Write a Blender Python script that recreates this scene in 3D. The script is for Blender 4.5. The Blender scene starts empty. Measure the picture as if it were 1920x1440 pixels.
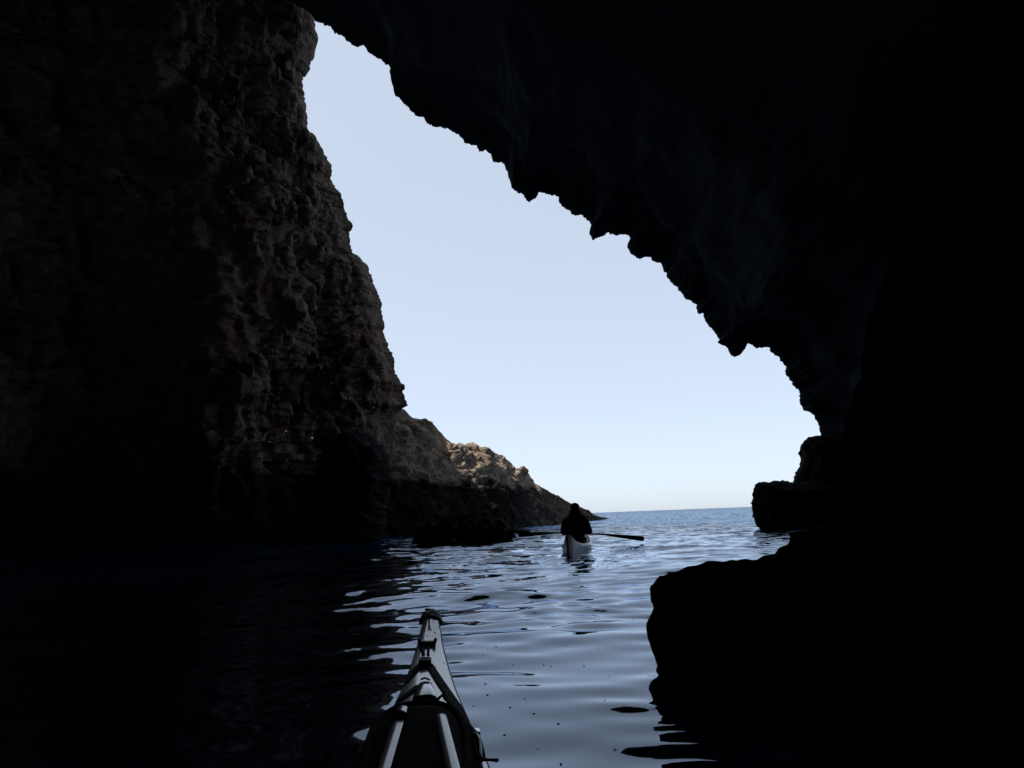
import bpy, bmesh, math, random
import numpy as np
from mathutils import Vector, Matrix, noise

R = math.radians
random.seed(7)
SC = bpy.context.scene
COL = SC.collection

# ------------------------------------------------------------------ camera
CAMH, FPX = 0.78, 1387.0
PITCH, ROLL = R(10.1), R(2.19)
fwd = Vector((0, math.cos(PITCH), math.sin(PITCH)))
up0 = Vector((0, -math.sin(PITCH), math.cos(PITCH)))
rt0 = Vector((1, 0, 0))
right = rt0 * math.cos(ROLL) - up0 * math.sin(ROLL)
up = up0 * math.cos(ROLL) + rt0 * math.sin(ROLL)
CAM = Vector((0, 0, CAMH))
cd = bpy.data.cameras.new('camera')
cam = bpy.data.objects.new('camera', cd)
COL.objects.link(cam)
cd.sensor_width = 36.0
cd.lens = 36.0 * FPX / 1920.0
cd.clip_start = 0.02
cd.clip_end = 20000
cam.matrix_world = Matrix(((right.x, up.x, -fwd.x, CAM.x), (right.y, up.y, -fwd.y, CAM.y),
                           (right.z, up.z, -fwd.z, CAM.z), (0, 0, 0, 1)))
SC.camera = cam

# ------------------------------------------------------------------ world, sun, exposure
SUN_EL, SUN_AZ = R(63), R(-93)
w = bpy.data.worlds.new("World")
SC.world = w
w.use_nodes = True
nt = w.node_tree
sky = nt.nodes.new('ShaderNodeTexSky')
sky.sky_type = 'NISHITA'
sky.sun_disc = False
sky.sun_elevation = SUN_EL
sky.sun_rotation = SUN_AZ
sky.altitude = 0
sky.air_density = 0.6
sky.dust_density = 0.9
sky.ozone_density = 2.5
bg = nt.nodes['Background']
hs = nt.nodes.new('ShaderNodeHueSaturation')      # thin high haze pales the blue
hs.inputs['Saturation'].default_value = 0.85
gm = nt.nodes.new('ShaderNodeGamma')
gm.inputs['Gamma'].default_value = 0.85
nt.links.new(sky.outputs[0], hs.inputs['Color'])
nt.links.new(hs.outputs[0], gm.inputs['Color'])
hz = nt.nodes.new('ShaderNodeMix')
hz.data_type = 'RGBA'
hz.inputs[0].default_value = 0.68
hz.inputs[7].default_value = (1.82, 2.02, 2.28, 1)
nt.links.new(gm.outputs[0], hz.inputs[6])
nt.links.new(hz.outputs[2], bg.inputs['Color'])
bg.inputs['Strength'].default_value = 0.15
sl = bpy.data.lights.new('sun', 'SUN')
sl.energy = 4.2
sl.angle = R(0.5)
sl.color = (1.0, 0.93, 0.82)
so = bpy.data.objects.new('sun', sl)
COL.objects.link(so)
sdir = Vector((math.sin(SUN_AZ) * math.cos(SUN_EL), math.cos(SUN_AZ) * math.cos(SUN_EL), math.sin(SUN_EL)))
so.rotation_euler = sdir.to_track_quat('Z', 'Y').to_euler()
so.location = sdir * 50 + Vector((0, 0, 40))
vs = SC.view_settings
vs.view_transform = 'Standard'
vs.look = 'None'
vs.exposure = 1.27
vs.gamma = 1.0
SC.cycles.max_bounces = 7
SC.cycles.diffuse_bounces = 4
SC.cycles.glossy_bounces = 4
SC.cycles.caustics_reflective = False
SC.cycles.caustics_refractive = False
SC.cycles.use_denoising = True
SC.cycles.sample_clamp_indirect = 4.0


# ------------------------------------------------------------------ helpers
def ray(px, py):
    return fwd * FPX + right * (px - 960) + up * (720 - py)


def at_y(px, py, y):            # the point seen at (px, py) that stands at distance y ahead
    d = ray(px, py)
    return CAM + d * (y / d.y)


def at_z(px, py, z):            # the point seen at (px, py) at height z
    d = ray(px, py)
    return CAM + d * ((z - CAMH) / d.z)


def link_mesh(name, verts, faces, mat, parent=None, smooth=True):
    me = bpy.data.meshes.new(name)
    me.from_pydata([tuple(v) for v in verts], [], faces)
    me.update()
    if smooth:
        me.polygons.foreach_set('use_smooth', [True] * len(me.polygons))
    me.materials.append(mat)
    o = bpy.data.objects.new(name, me)
    COL.objects.link(o)
    if parent:
        o.parent = parent
    return o


def grid(name, P, mat, parent=None, close_u=False, smooth=True, flip=False):
    """P: (m, n, 3) array -> mesh of quads"""
    m, n = P.shape[:2]
    me = bpy.data.meshes.new(name)
    V = P.reshape(-1, 3)
    i, j = np.meshgrid(np.arange(m - 1), np.arange(n if close_u else n - 1), indexing='ij')
    jn = (j + 1) % n
    q = np.stack([i * n + j, i * n + jn, (i + 1) * n + jn, (i + 1) * n + j], -1).reshape(-1, 4)
    if flip:
        q = q[:, ::-1]
    me.vertices.add(len(V))
    me.vertices.foreach_set('co', V.astype(np.float32).ravel())
    me.loops.add(q.size)
    me.loops.foreach_set('vertex_index', q.astype(np.int32).ravel())
    me.polygons.add(len(q))
    me.polygons.foreach_set('loop_start', np.arange(0, q.size, 4, dtype=np.int32))
    me.polygons.foreach_set('loop_total', np.full(len(q), 4, dtype=np.int32))
    me.update(calc_edges=True)
    me.polygons.foreach_set('use_smooth', [smooth] * len(q))
    me.materials.append(mat)
    o = bpy.data.objects.new(name, me)
    COL.objects.link(o)
    if parent:
        o.parent = parent
    return o


def tag(o, label=None, cat=None, group=None, kind=None):
    if label: o['label'] = label
    if cat: o['category'] = cat
    if group: o['group'] = group
    if kind: o['kind'] = kind
    return o


def empty(name, loc=(0, 0, 0), rz=0.0):
    o = bpy.data.objects.new(name, None)
    o.empty_display_size = 0.2
    o.location = loc
    o.rotation_euler = (0, 0, rz)
    COL.objects.link(o)
    return o


def resample(pts, n, ncol=3):
    """polyline -> n points, even by length; pts (k, ncol)"""
    pts = np.asarray(pts, float)
    seg = np.linalg.norm(np.diff(pts[:, :3], axis=0), axis=1)
    s = np.concatenate([[0], np.cumsum(seg)])
    t = np.linspace(0, s[-1], n)
    return np.stack([np.interp(t, s, pts[:, k]) for k in range(pts.shape[1])], -1)


def normals(P):
    du = np.gradient(P, axis=0)
    dv = np.gradient(P, axis=1)
    n = np.cross(dv, du)
    return n / (np.linalg.norm(n, axis=2, keepdims=True) + 1e-9)


def facing(N, ref, mask=None):
    m = (N * ref).sum(-1)
    m = m.mean() if mask is None else m[:, mask].mean()
    return N if m > 0 else -N


def rock_noise(P, scale, seed=0.0, stretch=(1, 1, 1), detail=5):
    """craggy displacement in about -1..1"""
    out = np.empty(P.shape[:2])
    off = Vector((seed * 13.1, seed * 7.7, seed * 3.3))
    st = stretch
    for i in range(P.shape[0]):
        for j in range(P.shape[1]):
            p = P[i, j]
            v = Vector((p[0] * st[0], p[1] * st[1], p[2] * st[2])) / scale + off
            a = noise.ridged_multi_fractal(v, 0.9, 2.1, detail, 0.95, 2.0) - 1.1
            wv = v + Vector((noise.noise(v * 1.3), noise.noise(v.yzx * 1.3), noise.noise(v.zxy * 1.3))) * .35
            d1 = noise.voronoi(wv)[0]
            d2 = noise.voronoi(wv * 2.9)[0]
            slab = min(.5, d1[1] - d1[0]) * 1.3 + min(.45, d2[1] - d2[0]) * .5
            out[i, j] = a * 0.22 + noise.fractal(v * .6, 1.0, 2.0, 3) * 0.65 + slab + noise.fractal(v * 6, .8, 2.0, 3) * .10
    return out


# ------------------------------------------------------------------ materials
def new_mat(name):
    m = bpy.data.materials.new(name)
    m.use_nodes = True
    t = m.node_tree
    return m, t, t.nodes['Principled BSDF']


def mix_rgb(t, fac, a, b):
    n = t.nodes.new('ShaderNodeMix')
    n.data_type = 'RGBA'
    for sock, v in ((n.inputs[0], fac), (n.inputs[6], a), (n.inputs[7], b)):
        if hasattr(v, 'is_linked'):
            t.links.new(v, sock)
        else:
            sock.default_value = v
    return n.outputs[2]


def ramp(t, src, p0, p1):
    r = t.nodes.new('ShaderNodeMapRange')
    r.inputs[1].default_value = p0
    r.inputs[2].default_value = p1
    t.links.new(src, r.inputs[0])
    return r.outputs[0]


def noise_tex(t, vec, scale, detail=6, rough=.6, dist=0.0):
    n = t.nodes.new('ShaderNodeTexNoise')
    n.inputs['Scale'].default_value = scale
    n.inputs['Detail'].default_value = detail
    n.inputs['Roughness'].default_value = rough
    n.inputs['Distortion'].default_value = dist
    t.links.new(vec, n.inputs['Vector'])
    return n.outputs[0]


def rock_mat(name, dry, dark, rust, wet=(0.007, 0.0065, 0.006, 1), wet0=2.0, wet1=3.4, bump=.6, rough=.9, rust_amt=1.0, bscale=1.0,
             dist=0.25, sheen=0.3):
    m, t, b = new_mat(name)
    tc = t.nodes.new('ShaderNodeNewGeometry')
    pos = tc.outputs['Position']
    big = noise_tex(t, pos, .35, 4)
    mid = noise_tex(t, pos, 2.2, 8, .65, .4)
    fine = noise_tex(t, pos, 9.0, 8, .7)
    c = mix_rgb(t, ramp(t, mid, .35, .65), dark, dry)
    if rust_amt > 0:
        rf = ramp(t, noise_tex(t, pos, .55, 5, .6, 1.0), .52, .68)
        mm = t.nodes.new('ShaderNodeMath'); mm.operation = 'MULTIPLY'; mm.inputs[1].default_value = rust_amt
        t.links.new(rf, mm.inputs[0])
        c = mix_rgb(t, mm.outputs[0], c, rust)
    c = mix_rgb(t, ramp(t, fine, .3, .42), dark, c)
    sx = t.nodes.new('ShaderNodeSeparateXYZ')
    t.links.new(pos, sx.inputs[0])
    a = t.nodes.new('ShaderNodeMath'); a.operation = 'MULTIPLY_ADD'
    a.inputs[1].default_value = 2.4
    t.links.new(big, a.inputs[0]); t.links.new(sx.outputs[2], a.inputs[2])
    wf = ramp(t, a.outputs[0], wet0 + 1.2, wet1 + 1.2)
    c = mix_rgb(t, wf, wet, c)
    t.links.new(c, b.inputs['Base Color'])
    b.inputs['Roughness'].default_value = rough
    b.inputs['Specular IOR Level'].default_value = sheen
    vo = t.nodes.new('ShaderNodeTexVoronoi')
    vo.feature = 'DISTANCE_TO_EDGE'
    vo.inputs['Scale'].default_value = 1.1 * bscale
    wv = t.nodes.new('ShaderNodeVectorMath'); wv.operation = 'MULTIPLY_ADD'
    nz = t.nodes.new('ShaderNodeTexNoise'); nz.inputs['Scale'].default_value = 1.5; nz.inputs['Detail'].default_value = 5
    t.links.new(pos, nz.inputs['Vector'])
    t.links.new(nz.outputs['Color'], wv.inputs[0])
    wv.inputs[1].default_value = (1.2, 1.2, 1.2)
    t.links.new(pos, wv.inputs[2])
    t.links.new(wv.outputs[0], vo.inputs['Vector'])
    crack = ramp(t, vo.outputs['Distance'], 0.0, .07)
    s = t.nodes.new('ShaderNodeMath'); s.operation = 'MULTIPLY_ADD'; s.inputs[1].default_value = .35
    t.links.new(crack, s.inputs[0])
    s2 = t.nodes.new('ShaderNodeMath'); s2.operation = 'MULTIPLY_ADD'; s2.inputs[1].default_value = 1.6
    t.links.new(noise_tex(t, pos, 3.2 * bscale, 10, .68, .3), s2.inputs[0])
    t.links.new(s2.outputs[0], s.inputs[2])
    bp = t.nodes.new('ShaderNodeBump')
    bp.inputs['Strength'].default_value = bump
    bp.inputs['Distance'].default_value = dist
    t.links.new(s.outputs[0], bp.inputs['Height'])
    t.links.new(bp.outputs[0], b.inputs['Normal'])
    return m


def plain(name, col, rough=.5, spec=.5, bump=0.0, bscale=60, coat=0.0, metal=0.0, var=.15):
    m, t, b = new_mat(name)
    tc = t.nodes.new('ShaderNodeTexCoord')
    n = noise_tex(t, tc.outputs['Object'], bscale * .3, 5)
    lo = tuple(c * (1 - var) for c in col) + (1,)
    hi = tuple(min(1, c * (1 + var)) for c in col) + (1,)
    t.links.new(mix_rgb(t, ramp(t, n, .3, .7), lo, hi), b.inputs['Base Color'])
    b.inputs['Roughness'].default_value = rough
    b.inputs['Specular IOR Level'].default_value = spec
    b.inputs['Metallic'].default_value = metal
    b.inputs['Coat Weight'].default_value = coat
    b.inputs['Coat Roughness'].default_value = .08
    if bump:
        bp = t.nodes.new('ShaderNodeBump')
        bp.inputs['Strength'].default_value = bump
        bp.inputs['Distance'].default_value = .004
        t.links.new(noise_tex(t, tc.outputs['Object'], bscale, 4), bp.inputs['Height'])
        t.links.new(bp.outputs[0], b.inputs['Normal'])
    return m


M = {}
M['cliff'] = rock_mat('brown_cliff_rock', (.31, .245, .185, 1), (.115, .092, .07, 1), (.17, .075, .045, 1), wet0=2.7, wet1=3.5, bump=.9)
M['ridge'] = rock_mat('pale_ridge_rock', (.30, .245, .195, 1), (.11, .09, .072, 1), (.22, .12, .08, 1), wet0=2.6, wet1=3.1, bump=.9, rust_amt=.5, sheen=.06)
M['vault'] = rock_mat('haze_blue_vault_rock', (.038, .056, .086, 1), (.032, .048, .074, 1), (.03, .04, .06, 1), wet0=-3, wet1=-2, bump=.35, rust_amt=0, dist=.12, rough=.95, sheen=.1)  # blue put into the rock colour to imitate the haze glow round the opening
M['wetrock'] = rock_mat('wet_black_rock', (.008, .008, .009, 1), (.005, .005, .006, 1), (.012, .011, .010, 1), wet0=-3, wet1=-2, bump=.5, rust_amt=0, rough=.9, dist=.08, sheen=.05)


def water_mat():
    m, t, b = new_mat('sea_water')
    b.inputs['Base Color'].default_value = (.003, .040, .125, 1)
    b.inputs['Roughness'].default_value = .03
    b.inputs['IOR'].default_value = 1.42
    b.inputs['Specular Tint'].default_value = (.66, .80, 1.0, 1)
    b.inputs['Specular IOR Level'].default_value = .5
    g = t.nodes.new('ShaderNodeNewGeometry')
    mp = t.nodes.new('ShaderNodeMapping')
    mp.inputs['Scale'].default_value = (1.0, 1.5, 1.0)
    mp.inputs['Rotation'].default_value = (0, 0, R(8))
    t.links.new(g.outputs['Position'], mp.inputs['Vector'])
    v = mp.outputs[0]
    sx = t.nodes.new('ShaderNodeSeparateXYZ')
    t.links.new(g.outputs['Position'], sx.inputs[0])
    far = ramp(t, sx.outputs[1], 5, 38)
    def cnoise(scale, det):
        n = t.nodes.new('ShaderNodeTexNoise')
        n.inputs['Scale'].default_value = scale; n.inputs['Detail'].default_value = det; n.inputs['Roughness'].default_value = .6
        t.links.new(v, n.inputs['Vector'])
        q = t.nodes.new('ShaderNodeVectorMath'); q.operation = 'SUBTRACT'
        q.inputs[1].default_value = (.5, .5, .5)
        t.links.new(n.outputs['Color'], q.inputs[0])
        return q.outputs[0]
    q1, q2 = cnoise(2.2, 3), cnoise(.3, 3)
    sc1 = t.nodes.new('ShaderNodeVectorMath'); sc1.operation = 'MULTIPLY_ADD'
    t.links.new(q2, sc1.inputs[0]); sc1.inputs[1].default_value = (.45, .45, 0); t.links.new(q1, sc1.inputs[2])
    # ripple slopes grow toward the open sea
    stn = t.nodes.new('ShaderNodeMapRange')
    stn.inputs[3].default_value = .0; stn.inputs[4].default_value = 3.0
    t.links.new(far, stn.inputs[0])
    s2 = t.nodes.new('ShaderNodeVectorMath'); s2.operation = 'SCALE'
    t.links.new(sc1.outputs[0], s2.inputs[0]); t.links.new(stn.outputs[0], s2.inputs['Scale'])
    s3 = t.nodes.new('ShaderNodeVectorMath'); s3.operation = 'MULTIPLY'
    t.links.new(s2.outputs[0], s3.inputs[0]); s3.inputs[1].default_value = (.6, 1, 0)
    s4 = t.nodes.new('ShaderNodeVectorMath'); s4.operation = 'ADD'
    t.links.new(g.outputs['Normal'], s4.inputs[0]); t.links.new(s3.outputs[0], s4.inputs[1])
    s5 = t.nodes.new('ShaderNodeVectorMath'); s5.operation = 'NORMALIZE'
    t.links.new(s4.outputs[0], s5.inputs[0])
    # surface reflection over a dark blue body
    out = t.nodes['Material Output']
    t.nodes.remove(b)
    df = t.nodes.new('ShaderNodeBsdfDiffuse')
    df.inputs['Color'].default_value = (.002, .020, .058, 1)
    gl = t.nodes.new('ShaderNodeBsdfGlossy')
    gl.inputs['Color'].default_value = (.76, .86, 1.0, 1)
    gl.inputs['Roughness'].default_value = .025
    fr = t.nodes.new('ShaderNodeFresnel')
    fr.inputs['IOR'].default_value = 1.52
    mx = t.nodes.new('ShaderNodeMixShader')
    for n_ in (gl, fr):
        t.links.new(s5.outputs[0], n_.inputs['Normal'])
    t.links.new(fr.outputs[0], mx.inputs[0])
    t.links.new(df.outputs[0], mx.inputs[1])
    t.links.new(gl.outputs[0], mx.inputs[2])
    t.links.new(mx.outputs[0], out.inputs['Surface'])
    return m


M['water'] = water_mat()
M['gel'] = plain('white_gelcoat', (.62, .62, .66), rough=.16, spec=.6, coat=.7, bump=.03, bscale=18, var=.06)
M['hullgrey'] = plain('scuffed_white_hull', (.50, .52, .56), rough=.3, spec=.5, bump=.05, bscale=12, var=.2)
M['black'] = plain('black_rubber', (.012, .012, .014), rough=.55, spec=.35, bump=.2)
M['blackgloss'] = plain('black_plastic', (.010, .010, .012), rough=.25, spec=.4)
M['lid'] = plain('dull_black_rubber', (.004, .004, .005), rough=.85, spec=.03, bump=.15)
M['cord'] = plain('black_cord', (.012, .012, .015), rough=.8, spec=.2, bump=.4, bscale=300)
M['shaft'] = plain('sky_sheen_shaft', (.60, .61, .64), rough=.22, spec=.5, coat=.2, var=.08)  # pale colour stands in for sky reflected on top of black shafts
M['metal'] = plain('brushed_metal', (.55, .56, .58), rough=.25, metal=1.0)
M['jacket'] = plain('dark_jacket', (.012, .014, .020), rough=.8, spec=.2, bump=.4, bscale=40)
M['pfd'] = plain('dark_buoyancy_vest', (.016, .018, .024), rough=.7, spec=.25, bump=.3, bscale=60)
M['skin'] = plain('skin', (.35, .2, .14), rough=.5, spec=.4)
M['hair'] = plain('dark_hair', (.012, .010, .009), rough=.6)
M['reflect'] = plain('pale_reflective_patch', (.85, .80, .78), rough=.35)
M['paddle'] = plain('dark_carbon', (.010, .010, .012), rough=.35, spec=.4)
M['leaf'] = plain('dark_leaf', (.012, .009, .006), rough=.6)


# ------------------------------------------------------------------ sea
def wave_height(X, Y, space):
    rs = np.random.RandomState(23)
    Z = np.zeros_like(X)
    # domain warp keeps the swell from reading as plain sine lines
    wx = X + .25 * np.sin(.9 * Y + .7 * X) + .1 * np.sin(2.3 * X - 1.1 * Y + 1)
    wy = Y + .22 * np.sin(.8 * X - .5 * Y + 2) + .08 * np.sin(2.9 * X + 1.7 * Y)
    lam = np.concatenate([np.geomspace(.22, .6, 22), np.geomspace(.65, 2.2, 22), np.geomspace(2.4, 9, 12)])
    for k, L in enumerate(lam):
        kk = 2 * math.pi / L
        th = rs.normal(0, .38 if L > .6 else .62) + R(4)
        ph = rs.uniform(0, 2 * math.pi)
        if L < .6: slope = .018
        elif L < 2.3: slope = .0125
        else: slope = .006
        slope *= rs.uniform(.6, 1.4) * 1.1
        fade = np.clip((L / space - 2.5) / 2.5, 0, 1)
        # short ripples come in patches
        patch = 1.0
        if L < .6:
            patch = .35 + .95 * np.clip(np.sin(.33 * X + 1.3 * np.sin(.21 * Y)) * np.sin(.27 * Y + .9) + .35, 0, 1)
            patch = patch * (.30 + .85 * np.clip((Y - 3.0) / 6, 0, 1.4)) * 1.15
        elif L < 2.3:
            patch = .34 + .74 * np.clip((Y - 2.2) / 7, 0, 1.1)
        Z += slope / kk * np.sin(kk * (math.sin(th) * wx + math.cos(th) * wy) + ph) * fade * patch * 1.25
    return Z


def make_sea():
    ys = list(np.arange(-14, .8, .2))
    y = .8
    while y < 9000:
        ys.append(y)
        y += max(.022, .00065 * y * y if y < 60 else .0045 * y * (y / 60) ** .6)
    ys = np.array(ys)
    dy = np.gradient(ys)
    n = 640
    t = np.linspace(-1, 1, n)
    hw = 13 + .95 * np.clip(ys, 0, None)
    s = .30 * t + .70 * t ** 3
    X = hw[:, None] * s[None, :] + .02 * ys[:, None].clip(0, 40)
    Y = np.repeat(ys[:, None], n, 1)
    dx = np.abs(np.gradient(X, axis=1))
    space = np.maximum(dx, np.repeat(dy[:, None], n, 1) * .8)
    Z = wave_height(X, Y, space)
    Z[ys > 3000] = 0
    P = np.stack([X, Y, Z], -1)
    o = grid('sea', P, M['water'], flip=False)
    tag(o, kind='structure')

    def level(x, y):
        i = int(np.argmin(np.abs(ys - y)))
        j = int(np.argmin(np.abs(X[i] - x)))
        return float(Z[i, j])
    return level


sea_level = make_sea()

# ------------------------------------------------------------------ traced outlines (photo pixels)
ROOF = [(560,14),(575,20),(585,28),(592,40),(600,43),(610,48),(617,46),(628,60),(634,65),(647,72),(659,83),(671,87.5),(679,85),(688,90),
(695,101),(706,106),(714,109),(724,122),(734,129),(740.5,136),(742,155.5),(743,183),(760,196),(781,218),(795,219),(804,233),
(813,238),(827,238),(835,242.5),(840.5,242),(854,249),(863,255.5),(870,264),(871,269.5),(879,272),(892,273),(902,285),
(911,282.5),(922.5,291),(925,301),(929,306),(939,305),(947.5,311),(957,322),(954,336),(963,355.5),(975,362.5),(992,378),
(1007,371),(1009,361),(1024,362),(1049,369),(1047.5,380.5),(1064,392.5),(1072,399),(1078,404),(1087.5,400),(1100,412),
(1109,423),(1105.5,433),(1112,447.5),(1128,446),(1136,443),(1139.5,436),(1144.5,442.5),(1178,439),(1182,447),(1179,456),
(1185,474.5),(1194,483),(1221,483),(1229,491),(1237.5,494),(1242,499),(1241,508),(1253,510.5),(1253,520),(1261,531),
(1272,541),(1283,556),(1307,573),(1304,578.6),(1307,588),(1317.5,589),(1325,609),(1333,613),(1347,638),(1346,641),
(1361,653.6),(1375,667),(1386,668),(1382,660),(1394.6,650),(1401.5,641.6),(1422,651),(1436,652),(1448,665),(1461,671),
(1473,690),(1473,700.6),(1483,711),(1490,728),(1499.5,742),(1501,760),(1509,772),(1526.5,779),(1535,794),(1537.6,816)]
CLIFF = [(569,-60),(572,-20),(586,20),(589,33),(591,53),(596,69),(595,80.6),(588,93),(583.6,111),(582,125),(574,139),(568,140),(569,155.6),
(570,180.6),(574.5,200),(576,216.7),(575,236),(576,267),(582,267),(596,275),(614,296),(622.5,319),(621,340),(635,358),
(643,380.6),(647.5,400),(661,423.6),(659,430.6),(652.5,433),(656.7,453),(659,466.7),(672,483),(690,501),(697,516.7),
(701,533),(709.4,553),(711,561),(717,566.7),(715.6,594),(721,611),(719,622),(725.6,647),(727.5,655),(737,661),(737,680.6),
(741,700),(751,716.7),(760,725),(758,729),(754,730.6),(763.6,750),(763.6,758),(756.7,763),(748,762.5),(744,775),(738,810),(730,870),(724,940),(715,1010)]
RIDGE = [(700,722,41),(725,742,41.5),(747,762,42),(759.4,769.4,43),(770.6,782,43.5),(784,784.7,44),(812,794,45),(833,819,46),(845,829,46.5),(868,835,47.5),
(880,839,48.5),(902,848,50),(913.5,854,51),(927,850,52.5),(938,855,53.5),(956,865,55.5),(962,877,56),(985,881.5,58),(992,894.6,59),(1002.5,906,60.5),
(1037.5,926.7,66),(1072.5,945.6,71),(1096,954,75),(1116,966,79),(1138,973.3,83),(1146,975,85)]


def np3(v):
    return np.array([v.x, v.y, v.z])


def roughen(pts, amp, seed, step=.14):
    """sub-outline raggedness added across a 3D polyline"""
    n = int(np.linalg.norm(np.diff(np.array(pts)[:, :3], axis=0), axis=1).sum() / step)
    q = resample(pts, n)
    for i in range(1, n - 1):
        v = Vector(q[i]) * 2.3 + Vector((seed, 0, 0))
        v2 = Vector(q[i]) * 6.1 + Vector((seed, 5, 0))
        v3 = v * 7.3
        q[i, 0] += amp * (noise.noise(v) + .7 * noise.noise(v2) + .7 * noise.noise(v3))
        q[i, 2] += amp * (noise.noise(v + Vector((9, 9, 9))) + .7 * noise.noise(v2 + Vector((3, 3, 3))) + .7 * noise.noise(v3.yzx))
    return q


# ------------------------------------------------------------------ cave vault: the rock roof, right wall and back of the cave
def make_vault():
    n_r = len(ROOF)
    rim = [(-27, 25, -2), (-29, 25, 8), (-27, 27, 18), (-21, 29, 27), (-14, 31.5, 28.5), tuple(at_y(520, -18, 33.5))]
    for k, (px, py) in enumerate(ROOF):
        f = k / (n_r - 1)
        rim.append(tuple(at_y(px, py, 34 - 6 * f)))
    for px, py, d in ((1543, 850, 27.6), (1551, 900, 27.4), (1560, 950, 27.2), (1565, 1000, 27), (1566, 1060, 26.8)):
        rim.append(tuple(at_y(px, py, d)))
    rim = roughen(rim, .10, 3.0, .06)
    n = len(rim)
    C = np.array([2.0, 0, -1.0])
    secs = []
    # inward, toward and behind the viewer (scale about the axis, offset in y)
    inner = [(-19, .10), (-18, .40), (-14, .80), (-8, 1.15), (-2, 1.34), (4, 1.42), (9, 1.40), (13, 1.32), (17, 1.19), (20.5, 1.10)]
    yr = rim[:, 1]
    for y, s in inner:
        q = rim.copy()
        q[:, 0] = C[0] + (rim[:, 0] - C[0]) * s
        q[:, 2] = C[2] + (rim[:, 2] - C[2]) * s
        q[:, 1] = y + (yr - 28) * .6
        secs.append(q)
    for dy_, s in ((-3.2, 1.05), (-1.2, 1.03), (0, 1.0), (.7, 1.07), (2.2, 1.2), (3.6, 1.28), (4.0, 1.34), (2.0, 1.42)):
        q = rim.copy()
        ss = s
        q[:, 0] = C[0] + (rim[:, 0] - C[0]) * ss
        q[:, 2] = C[2] + (rim[:, 2] - C[2]) * ss
        q[:, 1] = yr + dy_
        secs.append(q)
    S = np.array(secs)                                   # sections x n x 3
    # refine between sections
    out = []
    k_rim = len(inner) + 2
    for i in range(len(S) - 1):
        near = abs(i - k_rim) <= 3
        m = 12 if near else 7
        for a in np.linspace(0, 1, m, endpoint=False):
            out.append(S[i] * (1 - a) + S[i + 1] * a)
        if i + 1 == k_rim:
            idx_rim = len(out)
    out.append(S[-1])
    P = np.array(out)
    # smooth the outline's small teeth out of the sections away from the rim
    for i in range(P.shape[0]):
        d = abs(i - idx_rim)
        if d > 8:
            w_ = min(80, int((d - 8) * 1.5) + 1)
            ker = np.ones(2 * w_ + 1) / (2 * w_ + 1)
            for c in range(3):
                pad = np.pad(P[i, :, c], w_, mode='reflect', reflect_type='odd')
                P[i, :, c] = np.convolve(pad, ker, 'valid')
    axis_pt = np.stack([np.full(P.shape[:2], 2.0), P[..., 1], np.full(P.shape[:2], 3.0)], -1)
    N = facing(normals(P), P - axis_pt)
    # angular crags pushed outward only, so nothing crosses the opening
    D = rock_noise(P[::2, ::2], 2.4, 5.0, (1, 1, 1), 4)
    ii = np.minimum(np.arange(P.shape[0]) / 2, D.shape[0] - 1); jj = np.minimum(np.arange(n) / 2, D.shape[1] - 1)
    D = np.array([np.interp(jj, np.arange(D.shape[1]), r) for r in D])
    D = np.array([np.interp(ii, np.arange(D.shape[0]), D[:, c]) for c in range(D.shape[1])]).T
    D = D.max() - D
    am = np.clip((np.abs(np.arange(P.shape[0]) - idx_rim) - 2) / 14, 0, 1)
    P = P + N * (D * .33 * am[:, None])[..., None]
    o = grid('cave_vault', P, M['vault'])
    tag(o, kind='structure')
    # closing cap behind the viewer
    return o


SIGN = 1.0
make_vault()


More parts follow.
